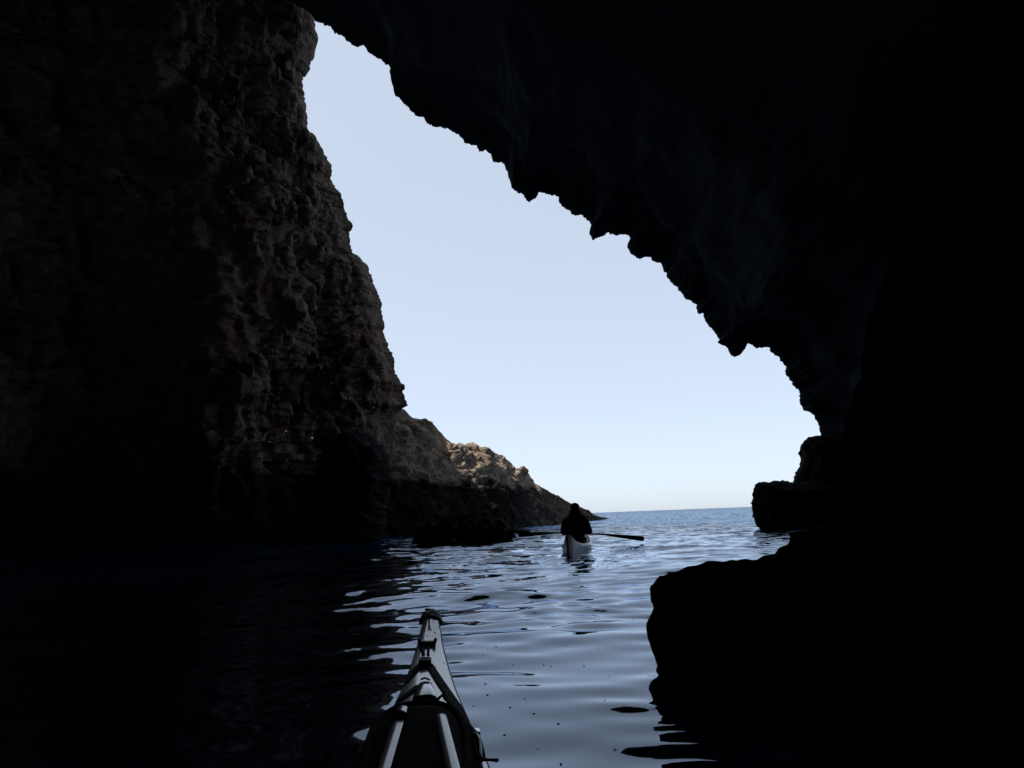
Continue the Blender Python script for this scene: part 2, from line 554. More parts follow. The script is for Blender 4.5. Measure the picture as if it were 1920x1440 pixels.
# ------------------------------------------------------------------ left cliff wall
def make_cliff():
    sil = []
    for px, py in CLIFF:
        f = min(1, max(0, (py + 60) / 1070))
        sil.append(tuple(at_y(px, py, 37.5 + 1.5 * f)))
    top = sil[0]
    sil = [(top[0] + 1.0, top[1], top[2] + 8), (top[0] + .6, top[1], top[2] + 3)] + sil
    sil.append((sil[-1][0], sil[-1][1], -1.2))
    sil = roughen(sil, .085, 8.0, .07)
    n = len(sil)
    # plan path from the silhouette: first back (hidden side), then visible face into the cave
    back = [(-24, 6.5), (-15, 6), (-7, 4.5), (-2.6, 2.6), (-.7, 1.0)]
    face = [(-.4, -.9), (-1.3, -2.4), (-2.3, -4.4), (-3.0, -6.0), (-4.1, -7.2), (-8.5, -8.6), (-13, -14.5), (-17, -18), (-19, -24), (-18, -32), (-14, -42), (-8, -52), (0, -56)]
    base = np.array([-7.5, 38.0])
    cols = []
    nb, nf = 30, 300
    bp_ = resample([(a, b, 0) for a, b in back + [(0, 0)]], nb)
    fp_ = resample([(a, b, 0) for a, b in [(0, 0)] + face], 4000)
    # denser columns close to the silhouette (the part the light reaches)
    t = np.linspace(0, 1, nf) ** 1.55
    idx = (t * 3999).astype(int)
    fp_ = fp_[idx]
    plan = np.concatenate([bp_[:-1], fp_])
    k0 = nb - 1
    P = np.zeros((n, len(plan), 3))
    for j, (dx, dy, _) in enumerate(plan):
        # the wall straightens with distance from the silhouette
        e = 0 if j <= k0 else min(1, (j - k0) / 110) ** 1.0
        xs = sil[:, 0] * (1 - .75 * e) + (-9.0) * (.75 * e)
        P[:, j, 0] = xs + dx - (0 if j <= k0 else 1.0 * e)
        P[:, j, 1] = sil[:, 1] + dy
        P[:, j, 2] = sil[:, 2]
    # buttresses and hollows, then crags
    N = normals(P)
    big = np.zeros(P.shape[:2]); 
    for i in range(n):
        for j in range(len(plan)):
            p = Vector(P[i, j])
            big[i, j] = noise.fractal(Vector((p.x * .16, p.y * .20, p.z * .10)) + Vector((4, 1, 2)), 1, 2, 3)
    small = rock_noise(P, 1.35, 2.0, (1, 1, .6), 7)
    for i in range(n):                       # tilted beds stand proud of one another
        for j in range(len(plan)):
            p = Vector(P[i, j])
            h = p.z * .75 + p.x * .12 + noise.noise(p * .35) * .9
            small[i, j] += .55 * noise.noise(Vector((round(h * 1.6) * 3.7, p.x * .25, p.y * .25))) + .25 * (h * 1.6 - round(h * 1.6))
    dist = np.concatenate([[0], np.cumsum(np.hypot(np.diff(plan[:, 0]), np.diff(plan[:, 1])))])
    dist = dist - dist[k0]
    amp = np.clip(np.abs(dist) / np.where(dist > 0, 2.2, 3.0), 0, 1) ** .8
    core = (dist > 0) & (dist < 14)
    big -= big[:, core].mean(); small -= small[:, core].mean()
    N = facing(N, np.array([.8, -.6, 0]), core)
    Dsp = (big * 1.3 + small * .72) * amp[None, :]
    P = P + N * Dsp[..., None]
    o = grid('cave_cliff', P, M['cliff'])
    tag(o, kind='structure')


make_cliff()


# ------------------------------------------------------------------ low headland running out to sea
def make_headland():
    top = [tuple(at_y(px, py, d)) for px, py, d in RIDGE]
    # base line (where the face meets the water), one per ridge point, running closer to the viewer
    n = 300
    q = roughen(top, .05, 5.0, .06)
    q = resample(q, n)
    s = np.linspace(0, 1, n)
    bx = np.interp(s, [0, .15, .28, .42, .55, .7, .88, 1], [-8.6, -6.2, -3.4, -1.0, 1.6, 3.6, 7.1, 10.9])
    by = np.interp(s, [0, .15, .28, .42, .55, .7, .88, 1], [33, 35.0, 38, 43.5, 50, 56, 70, 80.5])
    m = 150
    P = np.zeros((m + 24, n, 3))
    for k in range(m):
        u = (k / (m - 1))
        prof = 1 - u ** 1.7                         # height share, gentle above and steep at the water
        zz = q[:, 2] * prof - .8 * u ** 2
        P[24 + k, :, 0] = q[:, 0] * (1 - u) + bx * u
        P[24 + k, :, 1] = q[:, 1] * (1 - u) + by * u
        P[24 + k, :, 2] = zz
    for k in range(24):
        u = 1 - k / 24
        P[k, :, 0] = q[:, 0] + 1.5 * u
        P[k, :, 1] = q[:, 1] + 9 * u
        P[k, :, 2] = q[:, 2] * (1 - u ** 1.5) - 1.2 * u ** 1.5
    N = normals(P)
    small = rock_noise(P, 1.5, 6.0, (1, 1, 1.2), 6)
    big = rock_noise(P, 5.0, 1.0, (1, 1, 1), 3)
    amp = np.ones(P.shape[:2])
    for k in range(P.shape[0]):
        d = abs(k - 24)
        amp[k, :] = min(1, max(.0, d / 12))
    tipf = np.clip((.54 - s) / .14, .30, 1)
    small -= small.mean(); big -= big.mean()
    if (N[40:] * np.array([.6, -.6, .5])).sum(-1).mean() < 0: N = -N
    P = P + N * ((small * .6 + big * .45) * amp * tipf[None, :])[..., None]
    o = grid('headland', P, M['ridge'])
    tag(o, kind='structure')


make_headland()


# ------------------------------------------------------------------ boulders and rock blocks
def rock_from_outline(name, outline, y0, thick, mat, amp, seed, bulge=.5, step=.08, scale=.8):
    """closed outline (world x, z at distance y0) made into a rounded rock of real depth"""
    pts = [tuple(at_y(px, py, y0)) for px, py in outline]
    pts.append(pts[0])
    q = roughen(pts, amp * .25, seed, step)[:-1]
    n = len(q)
    c = q.mean(axis=0)
    rings = []
    K = 22
    for k in range(-K, K + 1):
        a = k / K * math.pi / 2
        r = max(0.0, math.cos(a)) ** bulge
        yy = y0 + (math.sin(a) * thick * .5)
        ring = c + (q - c) * r
        ring[:, 1] = yy
        rings.append(ring)
    P = np.array(rings)
    N = normals(P)
    D = rock_noise(P, scale, seed, (1, 1, 1), 5)
    am = np.array([min(1, abs(k) / 6) for k in range(-K, K + 1)])
    N = facing(N, P - c)
    P2 = P + N * ((D - D.max()) * .55 * amp * am[:, None])[..., None]
    return grid(name, P2, mat, close_u=True)


# far square block standing in the right of the mouth
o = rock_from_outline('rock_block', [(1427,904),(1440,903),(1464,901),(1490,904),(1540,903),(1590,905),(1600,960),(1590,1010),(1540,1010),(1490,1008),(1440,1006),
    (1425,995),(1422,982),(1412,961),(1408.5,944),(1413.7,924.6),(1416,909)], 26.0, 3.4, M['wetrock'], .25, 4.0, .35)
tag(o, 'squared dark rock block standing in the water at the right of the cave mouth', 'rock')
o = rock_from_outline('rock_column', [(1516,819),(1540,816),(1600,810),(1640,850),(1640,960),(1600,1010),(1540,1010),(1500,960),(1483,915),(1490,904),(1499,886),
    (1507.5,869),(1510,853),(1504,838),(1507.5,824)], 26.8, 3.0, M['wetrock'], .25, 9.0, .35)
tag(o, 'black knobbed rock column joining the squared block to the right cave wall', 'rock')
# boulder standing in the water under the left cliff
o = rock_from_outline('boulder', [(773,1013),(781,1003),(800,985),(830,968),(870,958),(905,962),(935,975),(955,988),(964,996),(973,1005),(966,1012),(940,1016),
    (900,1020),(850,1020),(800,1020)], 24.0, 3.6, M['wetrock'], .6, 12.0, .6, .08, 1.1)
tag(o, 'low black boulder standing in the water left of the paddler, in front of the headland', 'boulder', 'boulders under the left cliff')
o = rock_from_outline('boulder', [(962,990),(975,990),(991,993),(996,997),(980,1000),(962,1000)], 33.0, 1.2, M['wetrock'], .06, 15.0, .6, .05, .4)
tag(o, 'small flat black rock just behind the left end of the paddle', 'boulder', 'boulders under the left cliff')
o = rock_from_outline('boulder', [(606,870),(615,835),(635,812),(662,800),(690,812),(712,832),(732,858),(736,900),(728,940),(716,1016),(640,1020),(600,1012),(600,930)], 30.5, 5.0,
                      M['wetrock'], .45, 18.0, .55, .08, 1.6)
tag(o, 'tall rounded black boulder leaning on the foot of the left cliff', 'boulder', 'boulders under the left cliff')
o = rock_from_outline('boulder', [(870,838),(874,831),(886,829),(897.5,835),(902,846.5),(912,856),(895,858),(878,850)], 48.0, 1.8, M['ridge'], .10, 21.0, .6, .05, .5)
tag(o, 'rounded brown boulder on the crest of the headland beside the sunlit patch', 'boulder', 'boulders under the left cliff')


# near ledge at the right: a bank that rises toward the right cave wall
def make_ledge():
    edge = [(1223,1206.7),(1213,1187),(1210,1171.7),(1217,1160),(1221,1138.7),(1218,1121),(1219,1103.6),(1228.6,1092),(1232.5,1082),(1238,1077.6),
            (1246,1080),(1263.6,1074.5),(1285,1066),(1308,1060),(1324,1051),(1355,1049),(1390,1048),(1421,1047),(1452,1035.6),(1477.5,1018),
            (1483,1004.5),(1497,997),(1520,991),(1545,978),(1553,940),(1566,880),(1590,780),(1612,700),(1630,600),(1668,480),(1700,330),(1760,180),(1790,0),(1830,-200),(1900,-400)]
    ys = np.interp(range(len(edge)), [0, 8, 13, 18, 21, 27, 34], [4.05, 4.1, 4.1, 4.15, 4.5, 6.5, 7.5])
    pts = [tuple(at_y(px, py, y)) for (px, py), y in zip(edge, ys)]
    p0 = pts[0]
    pts = [(p0[0] + .05, p0[1], -.5), (p0[0] + .02, p0[1], -.1)] + pts
    q = roughen(pts, .024, 31.0, .02)
    n = len(q)
    rows = []
    # front face comes toward the viewer and spreads right; the back drops away
    prof = [(7.0, 4.2, -.6), (5.0, 3.0, -.2), (3.0, 1.9, .2), (1.2, .8, .62), (.35, .2, .88), (0, 0, 1), (-.05, .0, .97), (-.10, .01, .85), (-.16, .02, .6), (-.19, .03, .3),
            (-.24, .03, 0), (-.3, .03, -.4), (-.34, .03, -.8)]
    for dy, dx, fz in prof:
        g = q.copy()
        g[:, 1] += dy
        g[:, 0] += dx
        g[:, 2] = np.where(q[:, 2] > 0, q[:, 2] * fz, q[:, 2]) if fz >= 0 else np.minimum(q[:, 2], 0) + fz
        rows.append(g)
    out = []
    for i in range(len(rows) - 1):
        m = 9
        for a in np.linspace(0, 1, m, endpoint=False):
            out.append(rows[i] * (1 - a) + rows[i + 1] * a)
        if i + 1 == 5: kr = len(out)
    out.append(rows[-1])
    P = np.array(out)
    N = facing(normals(P), np.array([.0, -.8, .3]))
    D = rock_noise(P, .6, 33.0, (1, 1, 1), 5)
    am = np.array([min(1, max(0, abs(k - kr) - 1) / 9) for k in range(P.shape[0])])
    P = P + N * ((D - D.mean()) * .06 * am[:, None])[..., None]
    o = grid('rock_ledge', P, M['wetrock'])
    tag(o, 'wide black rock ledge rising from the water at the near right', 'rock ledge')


make_ledge()


# ------------------------------------------------------------------ tube, loft and box builders for the small things
def tube(path, rad, mat, name, parent=None, seg=8, caps=True, flat=1.0):
    """swept tube along a list of points; rad a number or list; flat squashes it vertically"""
    path = [Vector(p) for p in path]
    n = len(path)
    rads = rad if hasattr(rad, '__len__') else [rad] * n
    V, F = [], []
    for i, p in enumerate(path):
        d = (path[min(i + 1, n - 1)] - path[max(i - 1, 0)])
        if d.length < 1e-9: d = Vector((0, 1, 0))
        d.normalize()
        a = d.cross(Vector((0, 0, 1)))
        if a.length < .05: a = d.cross(Vector((0, 1, 0)))
        a.normalize()
        b = a.cross(d).normalized()
        for k in range(seg):
            t = 2 * math.pi * k / seg
            V.append(p + a * math.cos(t) * rads[i] + b * math.sin(t) * rads[i] * flat)
    for i in range(n - 1):
        for k in range(seg):
            k2 = (k + 1) % seg
            F.append((i * seg + k, i * seg + k2, (i + 1) * seg + k2, (i + 1) * seg + k))
    if caps:
        F.append(tuple(range(seg))[::-1])
        F.append(tuple((n - 1) * seg + k for k in range(seg)))
    return link_mesh(name, V, F, mat, parent)


def bez(pts, n=24):
    """Catmull-Rom through points"""
    p = [Vector(x) for x in pts]
    p = [p[0] * 2 - p[1]] + p + [p[-1] * 2 - p[-2]]
    out = []
    segs = len(p) - 3
    for i in range(n):
        t = i / (n - 1) * segs
        k = min(int(t), segs - 1)
        u = t - k
        a, b, c, d = p[k:k + 4]
        out.append(.5 * ((2 * b) + (c - a) * u + (2 * a - 5 * b + 4 * c - d) * u * u + (3 * b - a - 3 * c + d) * u ** 3))
    return out


def rbox(name, c, size, mat, parent=None, bev=.2, rot=None):
    bm = bmesh.new()
    bmesh.ops.create_cube(bm, size=1)
    for v in bm.verts:
        v.co = Vector((v.co.x * size[0], v.co.y * size[1], v.co.z * size[2]))
    bmesh.ops.bevel(bm, geom=list(bm.edges), offset=min(size) * bev, segments=3, affect='EDGES', profile=.6)
    if rot: bmesh.ops.rotate(bm, verts=bm.verts, matrix=rot, cent=(0, 0, 0))
    for v in bm.verts: v.co += Vector(c)
    me = bpy.data.meshes.new(name)
    bm.to_mesh(me); bm.free()
    me.polygons.foreach_set('use_smooth', [True] * len(me.polygons))
    me.materials.append(mat)
    o = bpy.data.objects.new(name, me)
    COL.objects.link(o)
    if parent: o.parent = parent
    return o


def interp_rows(tab, ys):
    tab = np.array(tab, float)
    from_y = tab[:, 0]
    res = []
    for c in range(1, tab.shape[1]):
        # smooth (cosine-eased) interpolation avoided: monotone cubic via dense lerp + blur
        v = np.interp(ys, from_y, tab[:, c])
        k = 5
        pad = np.pad(v, k, mode='reflect', reflect_type='odd')
        res.append(np.convolve(pad, np.ones(2 * k + 1) / (2 * k + 1), 'valid'))
    return res


def kayak_shell(tab, mat_deck, mat_hull, parent, n=130, chine=.72, peak_pow=1.0):
    """tab rows: y, half width, gunwale z, deck ridge rise, keel z.  Returns a function giving deck height."""
    y0, y1 = tab[0][0], tab[-1][0]
    ys = np.linspace(y0, y1, n)
    hw, gz, dr, kz = interp_rows(tab, ys)
    hw = np.maximum(hw, .004)
    deck, hull = [], []
    INS = .94
    for i, y in enumerate(ys):
        row = []
        for t in np.linspace(-1, 1, 25):
            row.append((INS * hw[i] * t, y, gz[i] + dr[i] * (1 - abs(t) ** 1.6)))
        deck.append(row)
        h, g, k = hw[i], gz[i], kz[i]
        side = [(INS, g), (.5 + .5 * INS, g - .006), (1.0, g - .022), (.99, g - .04), (.93, g * .55 + k * .45), (.80, g * .22 + k * .78), (.55, k + (g - k) * .10), (.25, k + (g - k) * .035), (0, k)]
        pr = [(h * a, y, z) for a, z in side]
        hull.append(pr + [(-x, yy, z) for x, yy, z in pr[::-1][1:]])
    d = grid('deck', np.array(deck), mat_deck, parent)
    hu = grid('hull', np.array(hull), mat_hull, parent, flip=False)

    def height(x, y):
        h = np.interp(y, ys, hw); g = np.interp(y, ys, gz); r = np.interp(y, ys, dr)
        t = min(1, abs(x) / (h * INS))
        return g + r * (1 - t ** 1.6)

    def half(y):
        return float(np.interp(y, ys, hw)) * INS
    return height, half, (ys, hw, gz, dr, kz)


# ------------------------------------------------------------------ the near kayak (the one the picture is taken from)
A0 = at_z(800, 1150, .41)
B0 = at_z(786, 1435, .30)
axis = (Vector((A0.x, A0.y, 0)) - Vector((B0.x, B0.y, 0))).normalized()
yaw = math.atan2(-axis.x, axis.y)
org = Vector((B0.x, B0.y, 0)) - axis * B0.y      # about below the camera
K1 = empty('near_kayak', (org.x, org.y, 0), yaw)
tag(K1, 'pale grey kayak foredeck with black deck lines in the near foreground', 'kayak', 'sea kayaks')
K1.rotation_euler = (0, R(2.5), yaw)
Rk = Matrix.Rotation(yaw, 4, 'Z') @ Matrix.Rotation(R(2.5), 4, 'Y')
Rki = Rk.inverted()


def loc1(p):
    return Rki @ (Vector(p) - Vector((org.x, org.y, 0)))


edge_px = [(925.6, 1440, .275), (914, 1419, .276), (900, 1383, .280), (885.5, 1350, .285), (866.6, 1317, .292), (848, 1270, .308), (836, 1230, .330), (826.5, 1192, .360), (821, 1165, .392)]
tab = [(-2.3, .01, .33, .01, .05), (-1.6, .16, .27, .03, -.06), (-.7, .25, .25, .05, -.1), (.2, .265, .255, .06, -.1), (.9, .22, .265, .055, -.1)]
for px, py, z in edge_px:
    p = loc1(at_z(px, py, z))
    tab.append((p.y, abs(p.x), z, .010 if py > 1300 else (.007 if py > 1200 else .006), -.10))
tip = loc1(at_z(800, 1148, .415))
last = tab[-1]
tab[-1] = (last[0], last[1], last[2], .010, -.02)
tab.append((tip.y - .06, .042, .405, .006, .05))
tab.append((tip.y - .015, .036, .412, .006, .10))
tab.append((tip.y, .024, .415, .006, .14))
print('NEARKAYAK', [tuple(round(v, 3) for v in r) for r in tab])
deck_h, half_w, _ = kayak_shell(tab, M['gel'], M['gel'], K1)
k1z = lambda x, y, e=0.0: deck_h(x, y) + e


def dk(px, py, lift=0.006):
    """photo pixel -> point on the near kayak's deck (kayak coordinates)"""
    z = .34
    for _ in range(12):
        p = loc1(at_z(px, py, z))
        p.y = min(p.y, tip.y - .05)
        x = max(-half_w(p.y), min(half_w(p.y), p.x))
        z = deck_h(x, p.y) + lift
    p = loc1(at_z(px, py, z))
    return Vector((p.x, min(p.y, tip.y - .05), z))


def strap(name, pts, width, mat, parent, thick=.004, n=20):
    """flat webbing following the deck through pixel points"""
    path = bez([dk(*p) for p in pts], n)
    V, F = [], []
    for i, p in enumerate(path):
        d = (path[min(i + 1, n - 1)] - path[max(i - 1, 0)]); d.z = 0; d.normalize()
        s = Vector((d.y, -d.x, 0)) * width / 2
        for q, dz in ((p - s, 0), (p - s, thick), (p + s, thick), (p + s, 0)):
            x = max(-half_w(q.y) * 1.01, min(half_w(q.y) * 1.01, q.x))
            V.append(Vector((x, q.y, max(deck_h(x, q.y) + .001, p.z - .012) + dz)))
    for i in range(n - 1):
        for k in range(4):
            k2 = (k + 1) % 4
            F.append((i * 4 + k, i * 4 + k2, (i + 1) * 4 + k2, (i + 1) * 4 + k))
    F += [(0, 1, 2, 3), tuple((n - 1) * 4 + k for k in (3, 2, 1, 0))]
    return link_mesh(name, V, F, mat, parent, smooth=False)


# bow end cap: black moulded nose with a pale metal eye
capt = tip.y
V, F = [], []
ncap = 12
caps_y = np.linspace(capt - .075, capt + .016, ncap)
for y in caps_y:
    f = (y - (capt - .075)) / .091
    h = max(.006, (.047 - .004 * f) * math.sqrt(max(0, 1 - max(0, (f - .35) / .65) ** 2.2)))
    zb = deck_h(0, min(y, capt - .01))
    for k in range(14):
        a = math.pi * k / 13
        V.append(Vector((h * math.cos(a), y, (zb - .028) + (.036 + .004 * math.sin(f * math.pi)) * math.sin(a))))
for i in range(ncap - 1):
    for k in range(13):
        F.append((i * 14 + k, i * 14 + k + 1, (i + 1) * 14 + k + 1, (i + 1) * 14 + k))
F.append(tuple(range(14)))
F.append(tuple((ncap - 1) * 14 + k for k in range(14))[::-1])
link_mesh('nose_cap', V, F, M['black'], K1)
p = dk(802, 1152, .012)
rbox('end_plate', (p.x, p.y - .02, deck_h(p.x, p.y) + .02), (.011, .075, .008), M['metal'], K1)
ring = [Vector((p.x + .009 * math.cos(a), p.y - .045 + .013 * math.sin(a), deck_h(0, p.y) + .026)) for a in np.linspace(0, 2 * math.pi, 17)]
tube(ring, .0035, M['blackgloss'], 'shackle', K1, 6, caps=False)
rbox('line_guide', tuple(dk(803, 1169, .008)), (.030, .05, .013), M['black'], K1)
# deck lines from the nose to the slider bar, then to the buckle, then the two legs of the V
for a, b in (((796, 1170), (794.5, 1204)), ((806.5, 1173), (804, 1204)), ((809, 1172), (812, 1203))):
    tube(bez([dk(*a), dk((a[0] + b[0]) / 2, (a[1] + b[1]) / 2, .010), dk(*b)], 10), .0036, M['cord'], 'deck_line', K1)
sl_ = dk(801, 1206, .010)
bar = rbox('slider_bar', tuple(sl_), (.052, .030, .014), M['black'], K1)
for s in (-1, 1):
    tube([sl_ + Vector((s * .026, -.02, .004)), sl_ + Vector((s * .029, .0, .012)), sl_ + Vector((s * .027, .028, .006))], .0055, M['black'], 'slider_hook', bar)
for x0, x1 in ((794, 792.5), (803.5, 802.5)):
    tube(bez([dk(x0, 1208), dk((x0 + x1) / 2, 1222, .01), dk(x1, 1236)], 10), .0048, M['cord'], 'deck_line', K1)
bk = dk(797, 1239, .010)
b_ = rbox('buckle', tuple(bk), (.040, .050, .013), M['black'], K1)
rbox('buckle_bar', (bk.x, bk.y + .006, bk.z + .009), (.028, .006, .004), M['metal'], b_)
strap('deck_strap', [(790, 1243), (772, 1262), (752, 1283), (734, 1304), (722, 1322)], .021, M['cord'], K1)
strap('deck_strap', [(804, 1243), (817, 1262), (836, 1289), (857, 1318), (880, 1350), (892, 1374)], .024, M['cord'], K1)

# raised block in the middle of the foredeck (compass mount) with a dark recess line
c0, c1 = dk(797, 1279, .0), dk(796, 1311, .0)
V, F = [], []
prof = [(0, .012, .002), (.10, .017, .010), (.22, .020, .016), (.55, .026, .019), (.85, .032, .019), (1.0, .034, .016)]
for f, hwid, hh in prof:
    p = c0.lerp(c1, f)
    for k in range(13):
        a = math.pi * k / 12
        x = p.x + hwid * math.cos(a)
        V.append(Vector((x, p.y, deck_h(x, p.y) - .004 + hh * (math.sin(a) ** .45))))
for i in range(len(prof) - 1):
    for k in range(12):
        F.append((i * 13 + k, (i + 1) * 13 + k, (i + 1) * 13 + k + 1, i * 13 + k + 1))
F.append(tuple(range(13)))
mount = link_mesh('compass_mount', V, F, M['gel'], K1)
g0, g1 = dk(788.5, 1284, .0), dk(805, 1284, .0)
tube([Vector((g0.x, g0.y, g0.z + .014)), Vector(((g0.x + g1.x) / 2, g0.y, g0.z + .018)), Vector((g1.x, g1.y, g1.z + .014))], .0028, M['blackgloss'], 'groove', mount)
strap('deck_strap', [(784, 1284), (770, 1296), (755, 1306), (742, 1315)], .016, M['cord'], K1)
strap('deck_strap', [(809, 1286), (809.5, 1297), (808, 1310)], .012, M['cord'], K1)
tube([dk(820, 1311, .008), dk(829, 1302, .012), dk(838, 1311, .01), dk(848, 1322, .01), dk(857, 1330, .008)], .0045, M['cord'], 'elastic_cord', K1)

# black foredeck hatch: a raised rim whose far edge arches across the deck, and a domed rubber lid
hc_far = dk(797, 1312, .0)
hy1 = hc_far.y - .10
hy0 = hy1 - .60
hcy = (hy0 + hy1) / 2


def hatch_pt(a, r=1.0, lift=0.0):
    hwid = .150
    sg = lambda v, e: math.copysign(abs(v) ** e, v)
    y = hcy + .30 * r * sg(math.sin(a), .62)
    x = -.020 + min(hwid, half_w(hcy) * .86) * r * sg(math.cos(a), .7)
    return Vector((x, y, deck_h(x, y) + lift))


rim_pts = [hatch_pt(a, 1.0, .016) for a in np.linspace(0, 2 * math.pi, 61)]
hr = tube(rim_pts, .012, M['lid'], 'hatch_rim', K1, 10, caps=False)
V, F = [], []
rr = np.linspace(0, .97, 12)
for r in rr:
    for a in np.linspace(0, 2 * math.pi, 49)[:-1]:
        V.append(hatch_pt(a, r, .014 + .020 * (1 - r ** 6)))
for i in range(11):
    for k in range(48):
        k2 = (k + 1) % 48
        F.append((i * 48 + k, i * 48 + k2, (i + 1) * 48 + k2, (i + 1) * 48 + k))
link_mesh('hatch_lid', V, F, M['lid'], K1)
# tether and cable bundle along the right edge
for off, r0 in ((0, .010), (5, .008)):
    tube(bez([dk(842 - off, 1326 + off, .012), dk(862 - off, 1342 + off, .014), dk(882 - off, 1366 + off * .6, .014), dk(893 - off, 1378 + off, .014), dk(899 - off, 1398, .014), dk(902 - off, 1416, .012)], 26),
         r0, M['cord'], 'deck_bungee', K1)
tube(bez([dk(886, 1371, .018), dk(896, 1376, .03), dk(900, 1392, .026), dk(901, 1412, .02), dk(905, 1420, .016)], 20), .0045, M['blackgloss'], 'cable_loop', K1)
rbox('cord_cleat', tuple(dk(888, 1371, .012)), (.03, .035, .016), M['metal'], K1)
pg0 = dk(903, 1419, .016)
pgd = loc1(at_z(932, 1425, .275))
tube([pg0, (pg0 + pgd) / 2, pgd - (pgd - pg0).normalized() * .012, pgd], [.0035, .003, .0035, .0048], M['blackgloss'], 'toggle', K1, 10)
# fine perimeter seam where deck meets hull and cockpit rim further back
seam = []
for s in (-1, 1):
    pts = [(s * (half_w(y) + .001), y, deck_h(half_w(y), y) - .003) for y in np.linspace(-2.2, tip.y - .03, 70)]
    tube(pts, .0035, M['black'], 'seam', K1, 6)
cr = [Vector((.22 * math.cos(a), .12 + .42 * math.sin(a), .255 + .075)) for a in np.linspace(0, 2 * math.pi, 49)]
tube(cr, .014, M['blackgloss'], 'cockpit_rim', K1, 8, caps=False)
V = [(0, .12, .30)] + [tuple(v) for v in cr[:-1]]
F = [(0, 1 + k, 1 + (k + 1) % 48) for k in range(48)]
link_mesh('spray_deck', V, F, M['black'], K1)
# water drops and grit on the deck
rs = random.Random(5)
V, F = [], []
for _ in range(70):
    y = rs.uniform(1.35, tip.y - .15)
    x = rs.uniform(-.92, .92) * half_w(y)
    r = rs.uniform(.0015, .0042)
    z = deck_h(x, y)
    b0 = len(V)
    for k in range(6):
        a = k * math.pi / 3
        V.append((x + r * math.cos(a), y + r * 1.6 * math.sin(a), z + .0002))
    V.append((x, y, z + r * .5))
    for k in range(6): F.append((b0 + k, b0 + (k + 1) % 6, b0 + 6))
tag(link_mesh('grit', V, F, M['black'], K1), kind='stuff')


# the two halves of the spare paddle lying along the deck
def spare(far_px, near_px, r, label, gap=None):
    T = empty('spare_paddle', (0, 0, 0))
    L = .045
    a = dk(*far_px, L); b = dk(*near_px, L)
    d = (b - a).normalized()
    a_w = Rk @ a + Vector((org.x, org.y, 0)); b_w = Rk @ b + Vector((org.x, org.y, 0))
    T.location = a_w
    dw = (b_w - a_w).normalized()
    e = b_w + dw * .55
    tot = (e - a_w)
    tube([Vector((0, 0, 0)), dw * .004, dw * .014] + [tot * f for f in (.1, .3, .5, .7, .9, 1.0)], [r * .45, r * .85, r] + [r] * 6, M['shaft'], 'shaft', T, 18, flat=.42)
    sd = dw.cross(Vector((0, 0, 1))).normalized()
    V, F = [], []
    for f, wv in ((0, r * .9), (.12, .05), (.3, .075), (.7, .085), (.93, .07), (1.0, .02)):
        c = tot + dw * .45 * f
        for x, z in ((-wv, .0), (-wv * .5, .008), (0, .013), (wv * .5, .008), (wv, 0), (wv * .5, -.006), (0, -.011), (-wv * .5, -.006)):
            V.append(c + sd * x + Vector((0, 0, z)))
    for i in range(5):
        for k in range(8):
            F.append((i * 8 + k, i * 8 + (k + 1) % 8, (i + 1) * 8 + (k + 1) % 8, (i + 1) * 8 + k))
    F.append(tuple(40 + k for k in range(8)))
    link_mesh('blade', V, F, M['paddle'], T)
    if gap:
        c = dk(*gap, L); c = Rk @ c + Vector((org.x, org.y, 0)) - a_w
        for s, rr_ in ((-.010, r * 1.1), (.0, r * 1.2), (.010, r * 1.1)):
            cc = c + dw * s
            ringp = [cc + sd * rr_ * math.cos(t) + Vector((0, 0, rr_ * math.sin(t))) for t in np.linspace(0, 2 * math.pi, 17)]
            tube(ringp, .0055, M['cord'], 'holding_cord', T, 8, caps=False)
    tag(T, label, 'paddle', 'spare paddle halves on the near deck')
    return T


spare((755.5, 1327), (721, 1440), .0125, 'pale spare paddle shaft on the left of the near deck, tied by a black cord', (749, 1352))
spare((826.5, 1339), (851, 1440), .0125, 'pale spare paddle shaft on the right of the near deck, without a cord round it')


# ------------------------------------------------------------------ the second kayak, its paddler and paddle
st_w = at_z(1066, 1041, 0.0)
yaw2 = R(-8.5)
K2 = empty('far_kayak', (0, 0, 0), yaw2)
ax2 = Vector((-math.sin(yaw2), math.cos(yaw2), 0))
SEAT = st_w + ax2 * 2.35
SEAT.z = 0
K2.location = SEAT
tag(K2, 'white sea kayak with black deck seen from its upswept stern, carrying the paddler', 'kayak', 'sea kayaks')
tab2 = [(-2.42, .006, .395, .005, .02), (-2.36, .022, .37, .012, -.05), (-2.1, .08, .30, .02, -.09), (-1.7, .13, .205, .025, -.11), (-1.2, .205, .15, .03, -.12), (-.6, .29, .125, .04, -.12),
        (0, .32, .12, .05, -.12), (.7, .295, .16, .06, -.12), (1.4, .23, .20, .06, -.12), (2.1, .12, .28, .045, -.10), (2.6, .04, .36, .02, -.02), (2.85, .006, .44, .005, .12)]
dh2, hf2, _ = kayak_shell(tab2, M['black'], M['hullgrey'], K2)
tube([(0, -2.425, .405), (0, -2.44, .30), (0, -2.43, .15), (0, -2.41, .0), (0, -2.38, -.08)], [.012, .016, .017, .017, .015], M['black'], 'keel_strip', K2, 8)
for s in (-1, 1):
    pts = [(s * (hf2(y) + .002), y, dh2(hf2(y), y) + .004) for y in np.linspace(-2.38, 2.7, 60)]
    tube(pts, .009, M['gel'], 'gunwale_trim', K2, 6)
cr = [Vector((.215 * math.cos(a), .05 + .40 * math.sin(a), .225 + .02 * math.sin(a))) for a in np.linspace(0, 2 * math.pi, 41)]
tube(cr, .016, M['blackgloss'], 'cockpit_rim', K2, 8, caps=False)
V = [(0, .05, .30)] + [tuple(v) for v in cr[:-1]]
